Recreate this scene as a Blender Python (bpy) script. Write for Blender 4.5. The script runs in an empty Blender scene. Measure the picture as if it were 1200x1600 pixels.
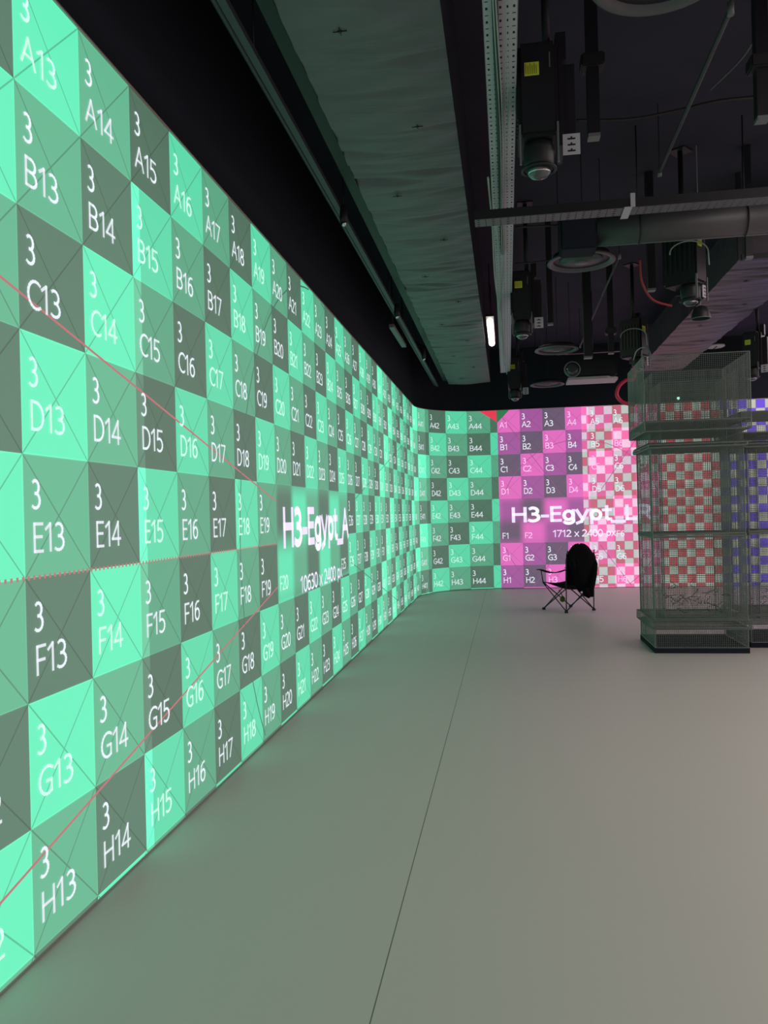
import bpy, math, random
from math import sin, cos, pi, sqrt, atan2, floor
from mathutils import Vector, Matrix
random.seed(7)
scn = bpy.context.scene
COL = scn.collection

# ------------------------------------------------------------------ camera
S = 0.4375                       # one projected tile, metres
CAM = Vector((0, 0, 1.519)); FPX = 1250.6
def cam_axes():
    yaw, pitch, roll = -.15296, .003634, -.024997
    f = Vector((sin(yaw)*cos(pitch), cos(yaw)*cos(pitch), sin(pitch)))
    r = Vector((cos(yaw), -sin(yaw), 0)); u = r.cross(f)
    return cos(roll)*r+sin(roll)*u, -sin(roll)*r+cos(roll)*u, f
CR, CU, CF = cam_axes()
cd = bpy.data.cameras.new('camera'); cam = bpy.data.objects.new('camera', cd); COL.objects.link(cam)
cam.matrix_world = Matrix(((CR.x, CU.x, -CF.x, CAM.x), (CR.y, CU.y, -CF.y, CAM.y), (CR.z, CU.z, -CF.z, CAM.z), (0, 0, 0, 1)))
cd.sensor_fit = 'VERTICAL'; cd.sensor_height = 36; cd.lens = 36*FPX/1600; cd.clip_end = 100; cd.clip_start = .05
scn.camera = cam

# ------------------------------------------------------------------ world, exposure, lights
w = bpy.data.worlds.new('world'); scn.world = w; w.use_nodes = True
w.node_tree.nodes['Background'].inputs[0].default_value = (.5, .5, .6, 1)
w.node_tree.nodes['Background'].inputs[1].default_value = .0
vs = scn.view_settings
vs.view_transform = 'Standard'; vs.look = 'None'; vs.gamma = 1; vs.use_curve_mapping = False; vs.exposure = 0.0

def area(name, loc, size, sizey, power, color, rot=(0, 0, 0)):
    l = bpy.data.lights.new(name, 'AREA'); l.shape = 'RECTANGLE'; l.size = size; l.size_y = sizey
    l.energy = power; l.color = color
    o = bpy.data.objects.new(name, l); COL.objects.link(o); o.location = loc; o.rotation_euler = rot
    return o
area('fill_light_front', (4.4, 3.0, 4.45), 3.0, 7.0, 250, (1, .90, .84))  # added fill out of view, lifts the near floor
area('fill_light_back', (6.2, 11.5, 4.45), 3.4, 7.0, 190, (1, .80, .86))  # added pinkish fill out of view, lifts the far floor

# ------------------------------------------------------------------ helpers
def lin(c):
    return tuple((x/255/12.92 if x/255 <= .04045 else ((x/255+.055)/1.055)**2.4) for x in c)

def mat(name, color, rough=.6, metal=0, emit=None, estr=1.0, bump=None, spec=.5, noise=None, alpha=None):
    m = bpy.data.materials.new(name); m.use_nodes = True
    nt = m.node_tree; b = nt.nodes['Principled BSDF']
    b.inputs['Base Color'].default_value = (*color, 1); b.inputs['Roughness'].default_value = rough
    b.inputs['Metallic'].default_value = metal; b.inputs['Specular IOR Level'].default_value = spec
    if emit: b.inputs['Emission Color'].default_value = (*emit, 1); b.inputs['Emission Strength'].default_value = estr
    if noise or bump:
        tc = nt.nodes.new('ShaderNodeTexCoord')
    if noise:   # (scale, amount)
        n = nt.nodes.new('ShaderNodeTexNoise'); n.inputs['Scale'].default_value = noise[0]; n.inputs['Detail'].default_value = 5
        nt.links.new(tc.outputs['Object'], n.inputs['Vector'])
        mx = nt.nodes.new('ShaderNodeMix'); mx.data_type = 'RGBA'
        k = noise[1]
        mx.inputs[6].default_value = (*[x*(1-k) for x in color], 1); mx.inputs[7].default_value = (*[min(1, x*(1+k)) for x in color], 1)
        nt.links.new(n.outputs['Fac'], mx.inputs[0]); nt.links.new(mx.outputs[2], b.inputs['Base Color'])
    if bump:    # (scale xyz, strength, distance)
        mp = nt.nodes.new('ShaderNodeMapping'); mp.inputs['Scale'].default_value = bump[0]
        nt.links.new(tc.outputs['Object'], mp.inputs['Vector'])
        n = nt.nodes.new('ShaderNodeTexNoise'); n.inputs['Scale'].default_value = 1; n.inputs['Detail'].default_value = 6
        n.inputs['Distortion'].default_value = .8
        nt.links.new(mp.outputs[0], n.inputs['Vector'])
        bp = nt.nodes.new('ShaderNodeBump'); bp.inputs['Strength'].default_value = bump[1]; bp.inputs['Distance'].default_value = bump[2]
        nt.links.new(n.outputs['Fac'], bp.inputs['Height']); nt.links.new(bp.outputs[0], b.inputs['Normal'])
    return m

def props(o, label=None, cat=None, group=None, kind=None):
    if label: o['label'] = label
    if cat: o['category'] = cat
    if group: o['group'] = group
    if kind: o['kind'] = kind
    return o

class MB:
    """collects vertices and faces, builds one mesh object"""
    def __init__(s): s.v = []; s.f = []; s.m = []; s.sm = []; s.mi = 0; s.smooth = False
    def face(s, idx):
        s.f.append(tuple(idx)); s.m.append(s.mi); s.sm.append(s.smooth)
    def box(s, a, b, M=None):
        x0, y0, z0 = a; x1, y1, z1 = b; n = len(s.v)
        P = [(x0, y0, z0), (x1, y0, z0), (x1, y1, z0), (x0, y1, z0), (x0, y0, z1), (x1, y0, z1), (x1, y1, z1), (x0, y1, z1)]
        s.v += [tuple(M @ Vector(p)) if M else p for p in P]
        for q in ((0, 3, 2, 1), (4, 5, 6, 7), (0, 1, 5, 4), (1, 2, 6, 5), (2, 3, 7, 6), (3, 0, 4, 7)): s.face([n+i for i in q])
        return s
    def bevbox(s, a, b, r, M=None):
        """box with chamfered vertical and horizontal edges"""
        import bmesh
        bm = bmesh.new(); bmesh.ops.create_cube(bm, size=1)
        for v in bm.verts:
            v.co = Vector([(a[i]+b[i])/2+v.co[i]*(b[i]-a[i]) for i in range(3)])
        bmesh.ops.bevel(bm, geom=bm.edges[:], offset=r, segments=2, affect='EDGES')
        n = len(s.v); bm.verts.ensure_lookup_table()
        s.v += [tuple(M @ v.co if M else v.co) for v in bm.verts]
        for f in bm.faces: s.face([n+v.index for v in f.verts])
        bm.free(); return s
    def tube(s, pts, r, n=8, cap=True, closed=False):
        pts = [Vector(p) for p in pts]; N = len(pts); rr = r if isinstance(r, (list, tuple)) else [r]*N
        rings = []; up = None
        for i, p in enumerate(pts):
            if closed: d = pts[(i+1) % N]-pts[i-1]
            else: d = (pts[min(i+1, N-1)]-pts[max(i-1, 0)])
            d.normalize()
            if up is None:
                up = Vector((0, 0, 1)) if abs(d.z) < .9 else Vector((1, 0, 0))
            a = d.cross(up); a.normalize(); b_ = a.cross(d); b_.normalize(); up = b_
            base = len(s.v)
            for k in range(n):
                t = 2*pi*k/n+pi/n
                s.v.append(tuple(p+(a*cos(t)+b_*sin(t))*rr[i]))
            rings.append(base)
        sm = s.smooth; s.smooth = n > 5
        for i in range(N-1+(1 if closed else 0)):
            A, B = rings[i], rings[(i+1) % N]
            for k in range(n): s.face((A+k, A+(k+1) % n, B+(k+1) % n, B+k))
        s.smooth = False
        if cap and not closed:
            s.face([rings[0]+k for k in range(n)][::-1]); s.face([rings[-1]+k for k in range(n)])
        s.smooth = sm; return s
    def lathe(s, prof, c=(0, 0, 0), n=32, M=None, smooth=True):
        """prof = [(radius, z)]"""
        base = len(s.v); sm = s.smooth; s.smooth = smooth
        for r, z in prof:
            for k in range(n):
                t = 2*pi*k/n; p = Vector((r*cos(t), r*sin(t), z))
                if M: p = M @ p
                s.v.append(tuple(Vector(c)+p))
        for i in range(len(prof)-1):
            for k in range(n):
                s.face((base+i*n+k, base+i*n+(k+1) % n, base+(i+1)*n+(k+1) % n, base+(i+1)*n+k))
        s.smooth = False
        s.face([base+k for k in range(n)][::-1]); s.face([base+(len(prof)-1)*n+k for k in range(n)])
        s.smooth = sm; return s
    def build(s, name, mats, parent=None, loc=None):
        me = bpy.data.meshes.new(name); me.from_pydata(s.v, [], s.f)
        if not isinstance(mats, (list, tuple)): mats = [mats]
        for m in mats: me.materials.append(m)
        me.polygons.foreach_set('material_index', s.m); me.polygons.foreach_set('use_smooth', s.sm)
        me.update()
        o = bpy.data.objects.new(name, me); COL.objects.link(o)
        if parent: o.parent = parent
        if loc: o.location = loc
        return o

def empty(name, loc=(0, 0, 0), rz=0, **k):
    o = bpy.data.objects.new(name, None); COL.objects.link(o); o.location = loc; o.rotation_euler = (0, 0, rz)
    o.empty_display_size = .1
    return props(o, **k)

def kids(o): return [c for c in bpy.data.objects if c.parent == o]
def copy_tree(o, parent=None):
    c = o.copy(); COL.objects.link(c); c.parent = parent
    for ch in kids(o): copy_tree(ch, c)
    return c

# ------------------------------------------------------------------ materials
def screen_material():
    m = bpy.data.materials.new('projection_screen'); m.use_nodes = True; nt = m.node_tree
    b = nt.nodes['Principled BSDF']; N = nt.nodes.new; L = nt.links.new
    b.inputs['Base Color'].default_value = (.16, .155, .155, 1); b.inputs['Roughness'].default_value = .6
    b.inputs['Specular IOR Level'].default_value = .3
    a = N('ShaderNodeAttribute'); a.attribute_name = 'image'
    uv = N('ShaderNodeUVMap'); uv.uv_map = 'tiles'
    fr = N('ShaderNodeVectorMath'); fr.operation = 'FRACTION'; L(uv.outputs[0], fr.inputs[0])
    sp = N('ShaderNodeSeparateXYZ'); L(fr.outputs[0], sp.inputs[0])
    def math(op, x, y=None, z=None):
        n = N('ShaderNodeMath'); n.operation = op
        for i, q in enumerate((x, y, z)):
            if q is None: continue
            if isinstance(q, (int, float)): n.inputs[i].default_value = q
            else: L(q, n.inputs[i])
        return n.outputs[0]
    U, V = sp.outputs[0], sp.outputs[1]
    d1 = math('ABSOLUTE', math('SUBTRACT', U, V))
    d2 = math('ABSOLUTE', math('SUBTRACT', math('ADD', U, V), 1.0))
    diag = math('LESS_THAN', math('MINIMUM', d1, d2), .010)
    eu = math('MINIMUM', U, math('SUBTRACT', 1.0, U)); ev = math('MINIMUM', V, math('SUBTRACT', 1.0, V))
    edge = math('LESS_THAN', math('MINIMUM', eu, ev), .009)
    k = math('MULTIPLY', math('MULTIPLY', diag, a.outputs['Alpha']), .42)
    k2 = math('MULTIPLY', math('MULTIPLY', edge, a.outputs['Alpha']), .18)
    f = math('ADD', math('SUBTRACT', 1.0, k), k2)
    vm = N('ShaderNodeVectorMath'); vm.operation = 'SCALE'; L(a.outputs['Color'], vm.inputs[0]); L(f, vm.inputs['Scale'])
    L(vm.outputs[0], b.inputs['Emission Color']); b.inputs['Emission Strength'].default_value = 1.0
    return m
M_SCREEN = screen_material()
M_TXT = mat('projected_white', (.2, .2, .2), .6, emit=lin((222, 232, 238)), estr=.92)
M_TXTG = mat('projected_pale_green', (.2, .2, .2), .6, emit=lin((198, 248, 228)), estr=.95)
M_TXTP = mat('projected_pale_pink', (.2, .2, .2), .6, emit=lin((246, 190, 236)), estr=.95)
M_RED = mat('projected_red', (.3, .3, .3), .6, emit=lin((172, 84, 92)), estr=.95)
M_REDB = mat('projected_bright_red', (.2, .2, .2), .6, emit=lin((225, 30, 70)), estr=1)
M_GRN = mat('projected_dark_green', (.2, .2, .2), .6, emit=lin((25, 110, 60)), estr=1)
M_LINE = mat('projected_dark_line', (.2, .2, .2), .6, emit=lin((50, 100, 85)), estr=1)
M_PLINE = mat('projected_purple_line', (.2, .2, .2), .6, emit=lin((140, 60, 125)), estr=1)
M_TITLE = mat('projected_lilac', (.3, .3, .3), .6, emit=lin((232, 218, 248)), estr=1)
M_BLACK = mat('matte_black', (.014, .017, .026), .9, spec=.2)
M_CEIL = mat('dark_painted_slab', (.034, .030, .049), .85, spec=.2, noise=(1.3, .35), bump=((1.5, 1.5, 1.5), .25, .03))
M_FOIL = mat('dull_foil_wrap', (.105, .10, .115), .5, metal=.0, bump=((.8, 3.2, 2), .75, .05), noise=(3, .2))
M_FOIL2 = mat('dark_foil_wrap', (.058, .044, .062), .5, bump=((.6, 3.5, 2), .8, .05), noise=(3, .2))
M_DKMETAL = mat('black_metal', (.012, .012, .015), .5, spec=.35)
M_GREYMETAL = mat('galvanised_metal', (.17, .17, .18), .5, metal=.3)
M_TRAY = mat('galvanised_tray', (.48, .46, .52), .5, metal=.2)
M_WIRE = mat('galvanised_wire', (.20, .235, .215), .5, metal=.3)
M_CABLE = mat('pale_grey_cable', (.30, .35, .33), .6)
M_DKCABLE = mat('black_cable', (.02, .02, .02), .6)
M_REDC = mat('red_cable', (.28, .012, .02), .5)
M_REDL = mat('lit_red_cable', (.85, .03, .12), .5)  # same red cable with projector light put into its colour
M_YEL = mat('yellow_sticker', (.62, .72, .05), .6)
M_YINK = mat('sticker_print', (.25, .30, .03), .6)
M_PLATE = mat('pale_plate', (.5, .46, .5), .6)
M_GLASS = mat('lens_glass', (.05, .06, .07), .08, spec=1)
M_CHROME = mat('polished_rim', (.7, .7, .72), .2, metal=1)
M_LAMP = mat('lamp_tube_glow', (1, .95, .9), .4, emit=(1, .86, .74), estr=7)
M_PLASTIC = mat('grey_projector_shell', (.42, .36, .40), .55)
M_FABRIC = mat('black_fabric', (.006, .006, .007), .95, spec=.1)
M_TUBE = mat('black_powder_coat', (.012, .012, .013), .5)
M_LED = mat('green_led', (.3, 1, .7), .4, emit=(.5, 1, .8), estr=4)
M_YBALL = mat('dark_yellow_plastic', (.10, .10, .015), .6)

def floor_material():
    m = bpy.data.materials.new('vinyl_floor'); m.use_nodes = True; nt = m.node_tree; b = nt.nodes['Principled BSDF']
    N = nt.nodes.new; L = nt.links.new
    tc = N('ShaderNodeTexCoord'); sp = N('ShaderNodeSeparateXYZ'); L(tc.outputs['Object'], sp.inputs[0])
    n = N('ShaderNodeTexNoise'); n.inputs['Scale'].default_value = 60; n.inputs['Detail'].default_value = 3; L(tc.outputs['Object'], n.inputs['Vector'])
    n2 = N('ShaderNodeTexNoise'); n2.inputs['Scale'].default_value = .6; n2.inputs['Detail'].default_value = 3; L(tc.outputs['Object'], n2.inputs['Vector'])
    mx = N('ShaderNodeMix'); mx.data_type = 'RGBA'; mx.inputs[6].default_value = (.50, .465, .44, 1); mx.inputs[7].default_value = (.56, .52, .49, 1)
    ad = N('ShaderNodeMath'); ad.operation = 'MULTIPLY_ADD'; L(n.outputs['Fac'], ad.inputs[0]); ad.inputs[1].default_value = .4
    ad2 = N('ShaderNodeMath'); ad2.operation = 'MULTIPLY'; L(n2.outputs['Fac'], ad2.inputs[0]); ad2.inputs[1].default_value = .6
    L(ad2.outputs[0], ad.inputs[2]); L(ad.outputs[0], mx.inputs[0])
    # one sheet seam running along the room
    wr = N('ShaderNodeMath'); wr.operation = 'WRAP'; L(sp.outputs[0], wr.inputs[0]); wr.inputs[1].default_value = 10.55; wr.inputs[2].default_value = -1.45
    sb = N('ShaderNodeMath'); sb.operation = 'ADD'; L(wr.outputs[0], sb.inputs[0]); sb.inputs[1].default_value = .445
    ab = N('ShaderNodeMath'); ab.operation = 'ABSOLUTE'; L(sb.outputs[0], ab.inputs[0])
    lt = N('ShaderNodeMath'); lt.operation = 'LESS_THAN'; L(ab.outputs[0], lt.inputs[0]); lt.inputs[1].default_value = .0022
    m2 = N('ShaderNodeMix'); m2.data_type = 'RGBA'; L(lt.outputs[0], m2.inputs[0]); L(mx.outputs[2], m2.inputs[6]); m2.inputs[7].default_value = (.16, .15, .14, 1)
    L(m2.outputs[2], b.inputs['Base Color']); b.inputs['Roughness'].default_value = .5; b.inputs['Specular IOR Level'].default_value = .35
    return m

# ------------------------------------------------------------------ the projection walls
XL = -1.655; RAD = 1.5; YB = 16.0; Y0 = YB-RAD; CX = XL+RAD       # rounded corner
UA, UE = (Y0)/S+6.173, 44.3                                        # columns where the curve starts and ends
ZT = 3.5
def left_pt(u, r, off=0.0):
    if u <= UA:
        x, y, nx, ny, zt = XL, (u-6.173)*S, 1, 0, ZT
    else:
        t = (u-UA)/(UE-UA)*pi/2
        x, y = CX-RAD*cos(t), Y0+RAD*sin(t); nx, ny = cos(t), -sin(t); zt = ZT+.03*(u-UA)/(UE-UA)
    return (x+nx*off, y+ny*off, zt-r*zt/8.06)
def back_pt(u, r, off=0.0):
    return (CX+u*S, YB-off, (ZT+.03)-r*(ZT+.03)/8.06)

# --- stroke lettering: every glyph is a few polylines in a box of height 1
def arc(cx, cy, rx, ry, a0, a1, n=10):
    return [(cx+rx*cos(math.radians(a0+(a1-a0)*i/n)), cy+ry*sin(math.radians(a0+(a1-a0)*i/n))) for i in range(n+1)]
G = {
 '0': (.6, [arc(.3, .5, .24, .5, 0, 360, 18)]),
 '1': (.5, [[(.08, .80), (.31, 1), (.31, 0)]]),
 '2': (.6, [arc(.27, .72, .22, .28, 150, -25, 9)+[(.04, .02), (.54, .02)]]),
 '3': (.6, [arc(.24, .76, .21, .24, 130, -90, 9), arc(.23, .27, .27, .27, 90, -130, 10)]),
 '4': (.6, [[(.43, 0), (.43, 1), (.02, .27), (.58, .27)]]),
 '5': (.6, [[(.5, 1), (.12, 1), (.09, .56)]+arc(.24, .3, .27, .31, 100, -130, 10)]),
 '6': (.6, [arc(.31, .3, .22, .30, 0, 360, 14), [(.50, .98), (.33, .97), (.17, .85), (.09, .6), (.09, .3)]]),
 '7': (.6, [[(.04, 1), (.54, 1), (.20, 0)]]),
 '8': (.6, [arc(.3, .76, .19, .24, 0, 360, 14), arc(.3, .26, .24, .26, 0, 360, 14)]),
 '9': (.6, [arc(.29, .7, .22, .30, 0, 360, 14), [(.10, .02), (.27, .03), (.43, .15), (.51, .4), (.51, .7)]]),
 'A': (.72, [[(.02, 0), (.34, 1), (.66, 0)], [(.12, .34), (.56, .34)]]),
 'B': (.68, [[(.1, 0), (.1, 1), (.32, 1)]+arc(.34, .76, .2, .24, 80, -90, 8)+[(.12, .52)], [(.3, .52)]+arc(.34, .26, .25, .26, 90, -90, 8)+[(.1, 0)]]),
 'C': (.66, [arc(.44, .5, .37, .5, 55, 305, 14)]),
 'D': (.74, [[(.1, 0), (.1, 1), (.25, 1)]+arc(.27, .5, .39, .5, 85, -85, 12)+[(.25, 0), (.1, 0)]]),
 'E': (.58, [[(.5, 1), (.1, 1), (.1, 0), (.5, 0)], [(.1, .53), (.46, .53)]]),
 'F': (.56, [[(.5, 1), (.1, 1), (.1, 0)], [(.1, .5), (.46, .5)]]),
 'G': (.76, [arc(.46, .5, .39, .5, 50, 300, 14)+[(.66, .05), (.66, .47), (.42, .47)]]),
 'H': (.76, [[(.1, 0), (.1, 1)], [(.64, 0), (.64, 1)], [(.1, .53), (.64, .53)]]),
 'R': (.70, [[(.1, 0), (.1, 1), (.32, 1)]+arc(.34, .74, .22, .26, 80, -90, 8)+[(.1, .48)], [(.34, .48), (.60, 0)]]),
 'L': (.56, [[(.12, 1), (.12, .0), (.5, .0)]]),
 '-': (.40, [[(.06, .36), (.32, .36)]]),
 '_': (.56, [[(.0, -.18), (.56, -.18)]]),
 'g': (.62, [arc(.28, .37, .20, .33, 0, 360, 14), [(.50, .74), (.50, -.02)]+arc(.28, -.02, .22, .22, 0, -150, 7)]),
 'y': (.58, [[(.04, .74), (.29, .04)], [(.52, .74), (.24, -.12), (.04, -.24)]]),
 'p': (.62, [[(.12, .74), (.12, -.26)], arc(.32, .37, .20, .33, 0, 360, 14)]),
 't': (.40, [[(.18, .98), (.18, .12), (.24, .02), (.36, .02)], [(.02, .72), (.36, .72)]]),
 'x': (.54, [[(.04, .72), (.48, 0)], [(.48, .72), (.04, 0)]]),
 ' ': (.34, []),
}
def write(mb, text, u, r, h, pt, wid, off=.003, sx=1.0, width=None, mi=1, wx=1.0):
    """text with its baseline at row r and cap height h, in tile units, mapped on a wall"""
    if width is not None:
        tot = sum(G[c][0] for c in text)*h; sx = width/tot
    mb.mi = mi; x = u
    for ch in text:
        adv, lines = G[ch]
        for pl in lines:
            P = [(x+px*h*sx, r-py*h) for px, py in pl]
            for (a, b) in zip(P[:-1], P[1:]):
                dx, dy = b[0]-a[0], b[1]-a[1]; l = math.hypot(dx, dy)
                if l < 1e-6: continue
                dx /= l; dy /= l; e = wid*.42
                # strokes wider across (wx) than up and down
                n = len(mb.v)
                for (qx, qy, s1) in ((a[0]-dx*e, a[1]-dy*e, 1), (b[0]+dx*e, b[1]+dy*e, 1), (b[0]+dx*e, b[1]+dy*e, -1), (a[0]-dx*e, a[1]-dy*e, -1)):
                    mb.v.append(pt(qx-dy*wid/2*s1*wx, qy+dx*wid/2*s1, off))
                mb.face((n, n+1, n+2, n+3))
        x += adv*h*sx
def ribbon(mb, P, wid, pt, mi, off=.002, step=.5):
    mb.mi = mi
    Q = []
    for a, b in zip(P[:-1], P[1:]):
        k = max(1, int(math.hypot(b[0]-a[0], b[1]-a[1])/step))
        Q += [(a[0]+(b[0]-a[0])*i/k, a[1]+(b[1]-a[1])*i/k) for i in range(k)]
    Q.append(P[-1])
    for a, b in zip(Q[:-1], Q[1:]):
        dx, dy = b[0]-a[0], b[1]-a[1]; l = math.hypot(dx, dy); dx /= l; dy /= l; n = len(mb.v)
        for q, s1 in ((a, 1), (b, 1), (b, -1), (a, -1)): mb.v.append(pt(q[0]-dy*wid/2*s1, q[1]+dx*wid/2*s1, off))
        mb.face((n, n+1, n+2, n+3))
def clipseg(f, u0, u1, n=60, rmin=0, rmax=8.05):
    """pieces of a curve r=f(u) that lie on the screen"""
    out, cur = [], []
    for i in range(n+1):
        u = u0+(u1-u0)*i/n; r = f(u)
        if rmin <= r <= rmax: cur.append((u, r))
        else:
            if len(cur) > 1: out.append(cur)
            cur = []
    if len(cur) > 1: out.append(cur)
    return out

GREEN = [lin((84, 224, 174)), lin((82, 168, 131)), lin((70, 110, 90))]
PINK = [lin((222, 98, 186)), lin((158, 76, 150)), lin((98, 76, 104))]
RW = [lin((206, 70, 84)), lin((196, 210, 196))]
PW = [lin((84, 34, 222)), lin((186, 188, 170))]
def sstep(t): t = max(0, min(1, t)); return t*t*(3-2*t)
def green_tile(c, r): return GREEN[(c+1+r-13) % 3]         # c = zero-based column
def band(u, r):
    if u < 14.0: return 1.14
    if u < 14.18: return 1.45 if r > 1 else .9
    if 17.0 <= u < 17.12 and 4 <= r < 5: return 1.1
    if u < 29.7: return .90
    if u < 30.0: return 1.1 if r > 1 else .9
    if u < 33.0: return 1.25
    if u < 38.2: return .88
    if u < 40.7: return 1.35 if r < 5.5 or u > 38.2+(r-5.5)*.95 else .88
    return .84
def green(u, r):
    """colour at a point, and whether the tile lines show there"""
    c = floor(u); rr = floor(r)
    if 19 <= u <= 25 and 4 <= r <= 5.95:
        k = .0; col = [0, 0, 0]; tw = 0
        for i in range(-2, 3):
            for j in range(-2, 3):
                cc, rj = c+i, rr+j
                du = max(0, abs(u-(cc+.5))-.5+.16)/.32; dr = max(0, abs(r-(rj+.5))-.5+.3)/.6
                wgt = (1-sstep(du))*(1-sstep(dr))
                if wgt > 0:
                    g = green_tile(cc, rj); tw += wgt; col = [col[q]+g[q]*wgt for q in range(3)]
        return [x/tw for x in col], 0
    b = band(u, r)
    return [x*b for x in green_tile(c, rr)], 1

def screen(name, us, rs, colf, pt, extra, mats, smooth_reg=None, thick=None):
    mb = MB(); cols = []; uvs = []
    for i in range(len(us)-1):
        for j in range(len(rs)-1):
            u0, u1, r0, r1 = us[i], us[i+1], rs[j], rs[j+1]
            n = len(mb.v); mb.v += [pt(u0, r1), pt(u1, r1), pt(u1, r0), pt(u0, r0)]; mb.face((n, n+1, n+2, n+3))
            um, rm = (u0+u1)/2, (r0+r1)/2
            if smooth_reg and smooth_reg[0] <= um <= smooth_reg[1] and smooth_reg[2] <= rm <= smooth_reg[3]:
                cc = [colf(min(max(a, smooth_reg[0]+.001), smooth_reg[1]-.001), min(max(b_, smooth_reg[2]+.001), smooth_reg[3]-.001)) for a, b_ in ((u0, r1), (u1, r1), (u1, r0), (u0, r0))]
            else: cc = [colf(um, rm)]*4
            for (cl, al), (a, b_) in zip(cc, ((u0, r1), (u1, r1), (u1, r0), (u0, r0))):
                cols += [*cl, al]; uvs += [a, b_]
    nf = len(mb.f)
    extra(mb)
    me_o = mb.build(name, mats)
    me = me_o.data
    nl = len(me.loops); cols += [0]*(nl*4-len(cols)); uvs += [0]*(nl*2-len(uvs))
    ca = me.color_attributes.new('image', 'FLOAT_COLOR', 'CORNER'); ca.data.foreach_set('color', cols)
    uv = me.uv_layers.new(name='tiles'); uv.data.foreach_set('uv', uvs)
    return me_o

def sub(a, b, extra=()):
    s = set(); k = math.ceil(a)
    while k <= b: s.add(round(float(k), 4)); k += 1
    s |= {a, b}; s |= {round(e, 4) for e in extra}
    return sorted(x for x in s if a <= x <= b)

def left_extra(mb):
    LET = 'ABCDEFGH'
    for c in range(9, 44):
        for r in range(8):
            if 19 <= c <= 24 and r == 4 and c != 25: continue
            dim3 = (19 <= c <= 24 and r == 5)
            if dim3 and 20 <= c <= 23: continue
            if not dim3: write(mb, '3', c+.10, r+.435, .225, left_pt, .026, wx=1.2, mi=6 if (c+1+r-13) % 3 == 0 else 1)
            write(mb, LET[r]+str(c+1), c+.10, r+.79, .225, left_pt, .026, sx=1.28, wx=1.2, mi=6 if (c+1+r-13) % 3 == 0 else 1)
    # project name and size written across the blurred patch
    write(mb, 'H3-Egypt_A', 19.35, 5.04, .60, left_pt, .14, width=5.65, mi=3, wx=.92)
    write(mb, '10630 x 2400 px', 20.42, 5.96, .28, left_pt, .038, width=3.75, mi=3)
    # raster diagonals, circle and centre line of the test picture
    sl = 10/44.3
    for sg in (1, -1):
        for a, b in ((9, 19.0), (25.2, 36)):
            for P in clipseg(lambda u: 5+sg*sl*(u-22.15), a, b):
                if a < 20: ribbon(mb, P, .024, left_pt, 2)
                else: ribbon(mb, P, .022, left_pt, 4)
    R = 5.0
    C = [(22.15+R*cos(math.radians(a)), 5+R*sin(math.radians(a))) for a in range(0, 361, 4)]
    ok = [p for p in C if p[1] <= 8.04]
    seg = []
    for p in C:
        blurred = 19 < p[0] < 25.2 and 4 < p[1] < 5.95
        if p[1] <= 8.04 and p[1] >= .01 and not blurred: seg.append(p)
        else:
            if len(seg) > 1: ribbon(mb, seg, .03, left_pt, 2 if seg[0][1] < 1.5 else 4)
            seg = []
    if len(seg) > 1: ribbon(mb, seg, .03, left_pt, 4)
    u = 10.0
    while u < 18.95:
        ribbon(mb, [(u, 5.0), (u+.03, 5.0)], .035, left_pt, 2); u += .075
    # red test corner
    mb.mi = 5; n = len(mb.v)
    mb.v += [left_pt(UE-.75, .0, .004), left_pt(UE-.02, .0, .004), left_pt(UE-.02, .52, .004)]; mb.face((n, n+1, n+2))
us = sub(-2.0, UE, [14.18, 17.12, 29.75, 38.2, 40.6]+[39.25+.25*i for i in range(1, 21)]+[19+.08*i for i in range(76)]+[38.2+.19*i for i in range(13)])
us = [u for i, u in enumerate(us) if i == 0 or u-us[i-1] > .004]
rs = sub(0, 8.035, [4+.1*i for i in range(20)]+[5.95]+[5.5+.2*i for i in range(13)])
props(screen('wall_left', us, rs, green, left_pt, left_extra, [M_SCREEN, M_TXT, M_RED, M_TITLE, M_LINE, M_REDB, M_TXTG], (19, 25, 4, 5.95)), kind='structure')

PC = .375; PU0 = 3.93-.375
UPUR = 9.56
def backcol(u, r):
    out = [0, 0, 0]; al = 0
    if u < 7.13:
        c = floor(u); rr = floor(r)
        wgt = 1.0 if u < 3.71 else .88-.33*(u-3.71)/3.42
        if u < 3.71 and 4 <= r <= 5.9 and 0 < u:
            col = [0, 0, 0]; tw = 0
            for i in range(-2, 3):
                for j in range(-2, 3):
                    cc, rj = c+i, rr+j
                    du = max(0, abs(u-(cc+.5))-.5+.2)/.4; dr = max(0, abs(r-(rj+.5))-.5+.3)/.6
                    q = (1-sstep(du))*(1-sstep(dr)); g = PINK[(cc+rj) % 3]; tw += q; col = [col[k]+g[k]*q for k in range(3)]
            out = [x/tw for x in col]; al = 0
        else:
            out = [x*wgt for x in PINK[(c+rr) % 3]]; al = 1 if u < 3.71 else .5
    if u >= 3.71:
        i = floor((u-PU0)/PC); j = floor((r-.01)/PC); T = RW if u < UPUR else PW
        g = T[(i+j) % 2]
        fu = (u-PU0)/PC-i; fr = (r-.01)/PC-j
        k = .72 if (min(fu, 1-fu) < .045 or min(fr, 1-fr) < .045) else 1
        base = .72 if u < 7.13 else .95
        out = [out[q]+g[q]*k*base for q in range(3)]
    return out, al
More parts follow.
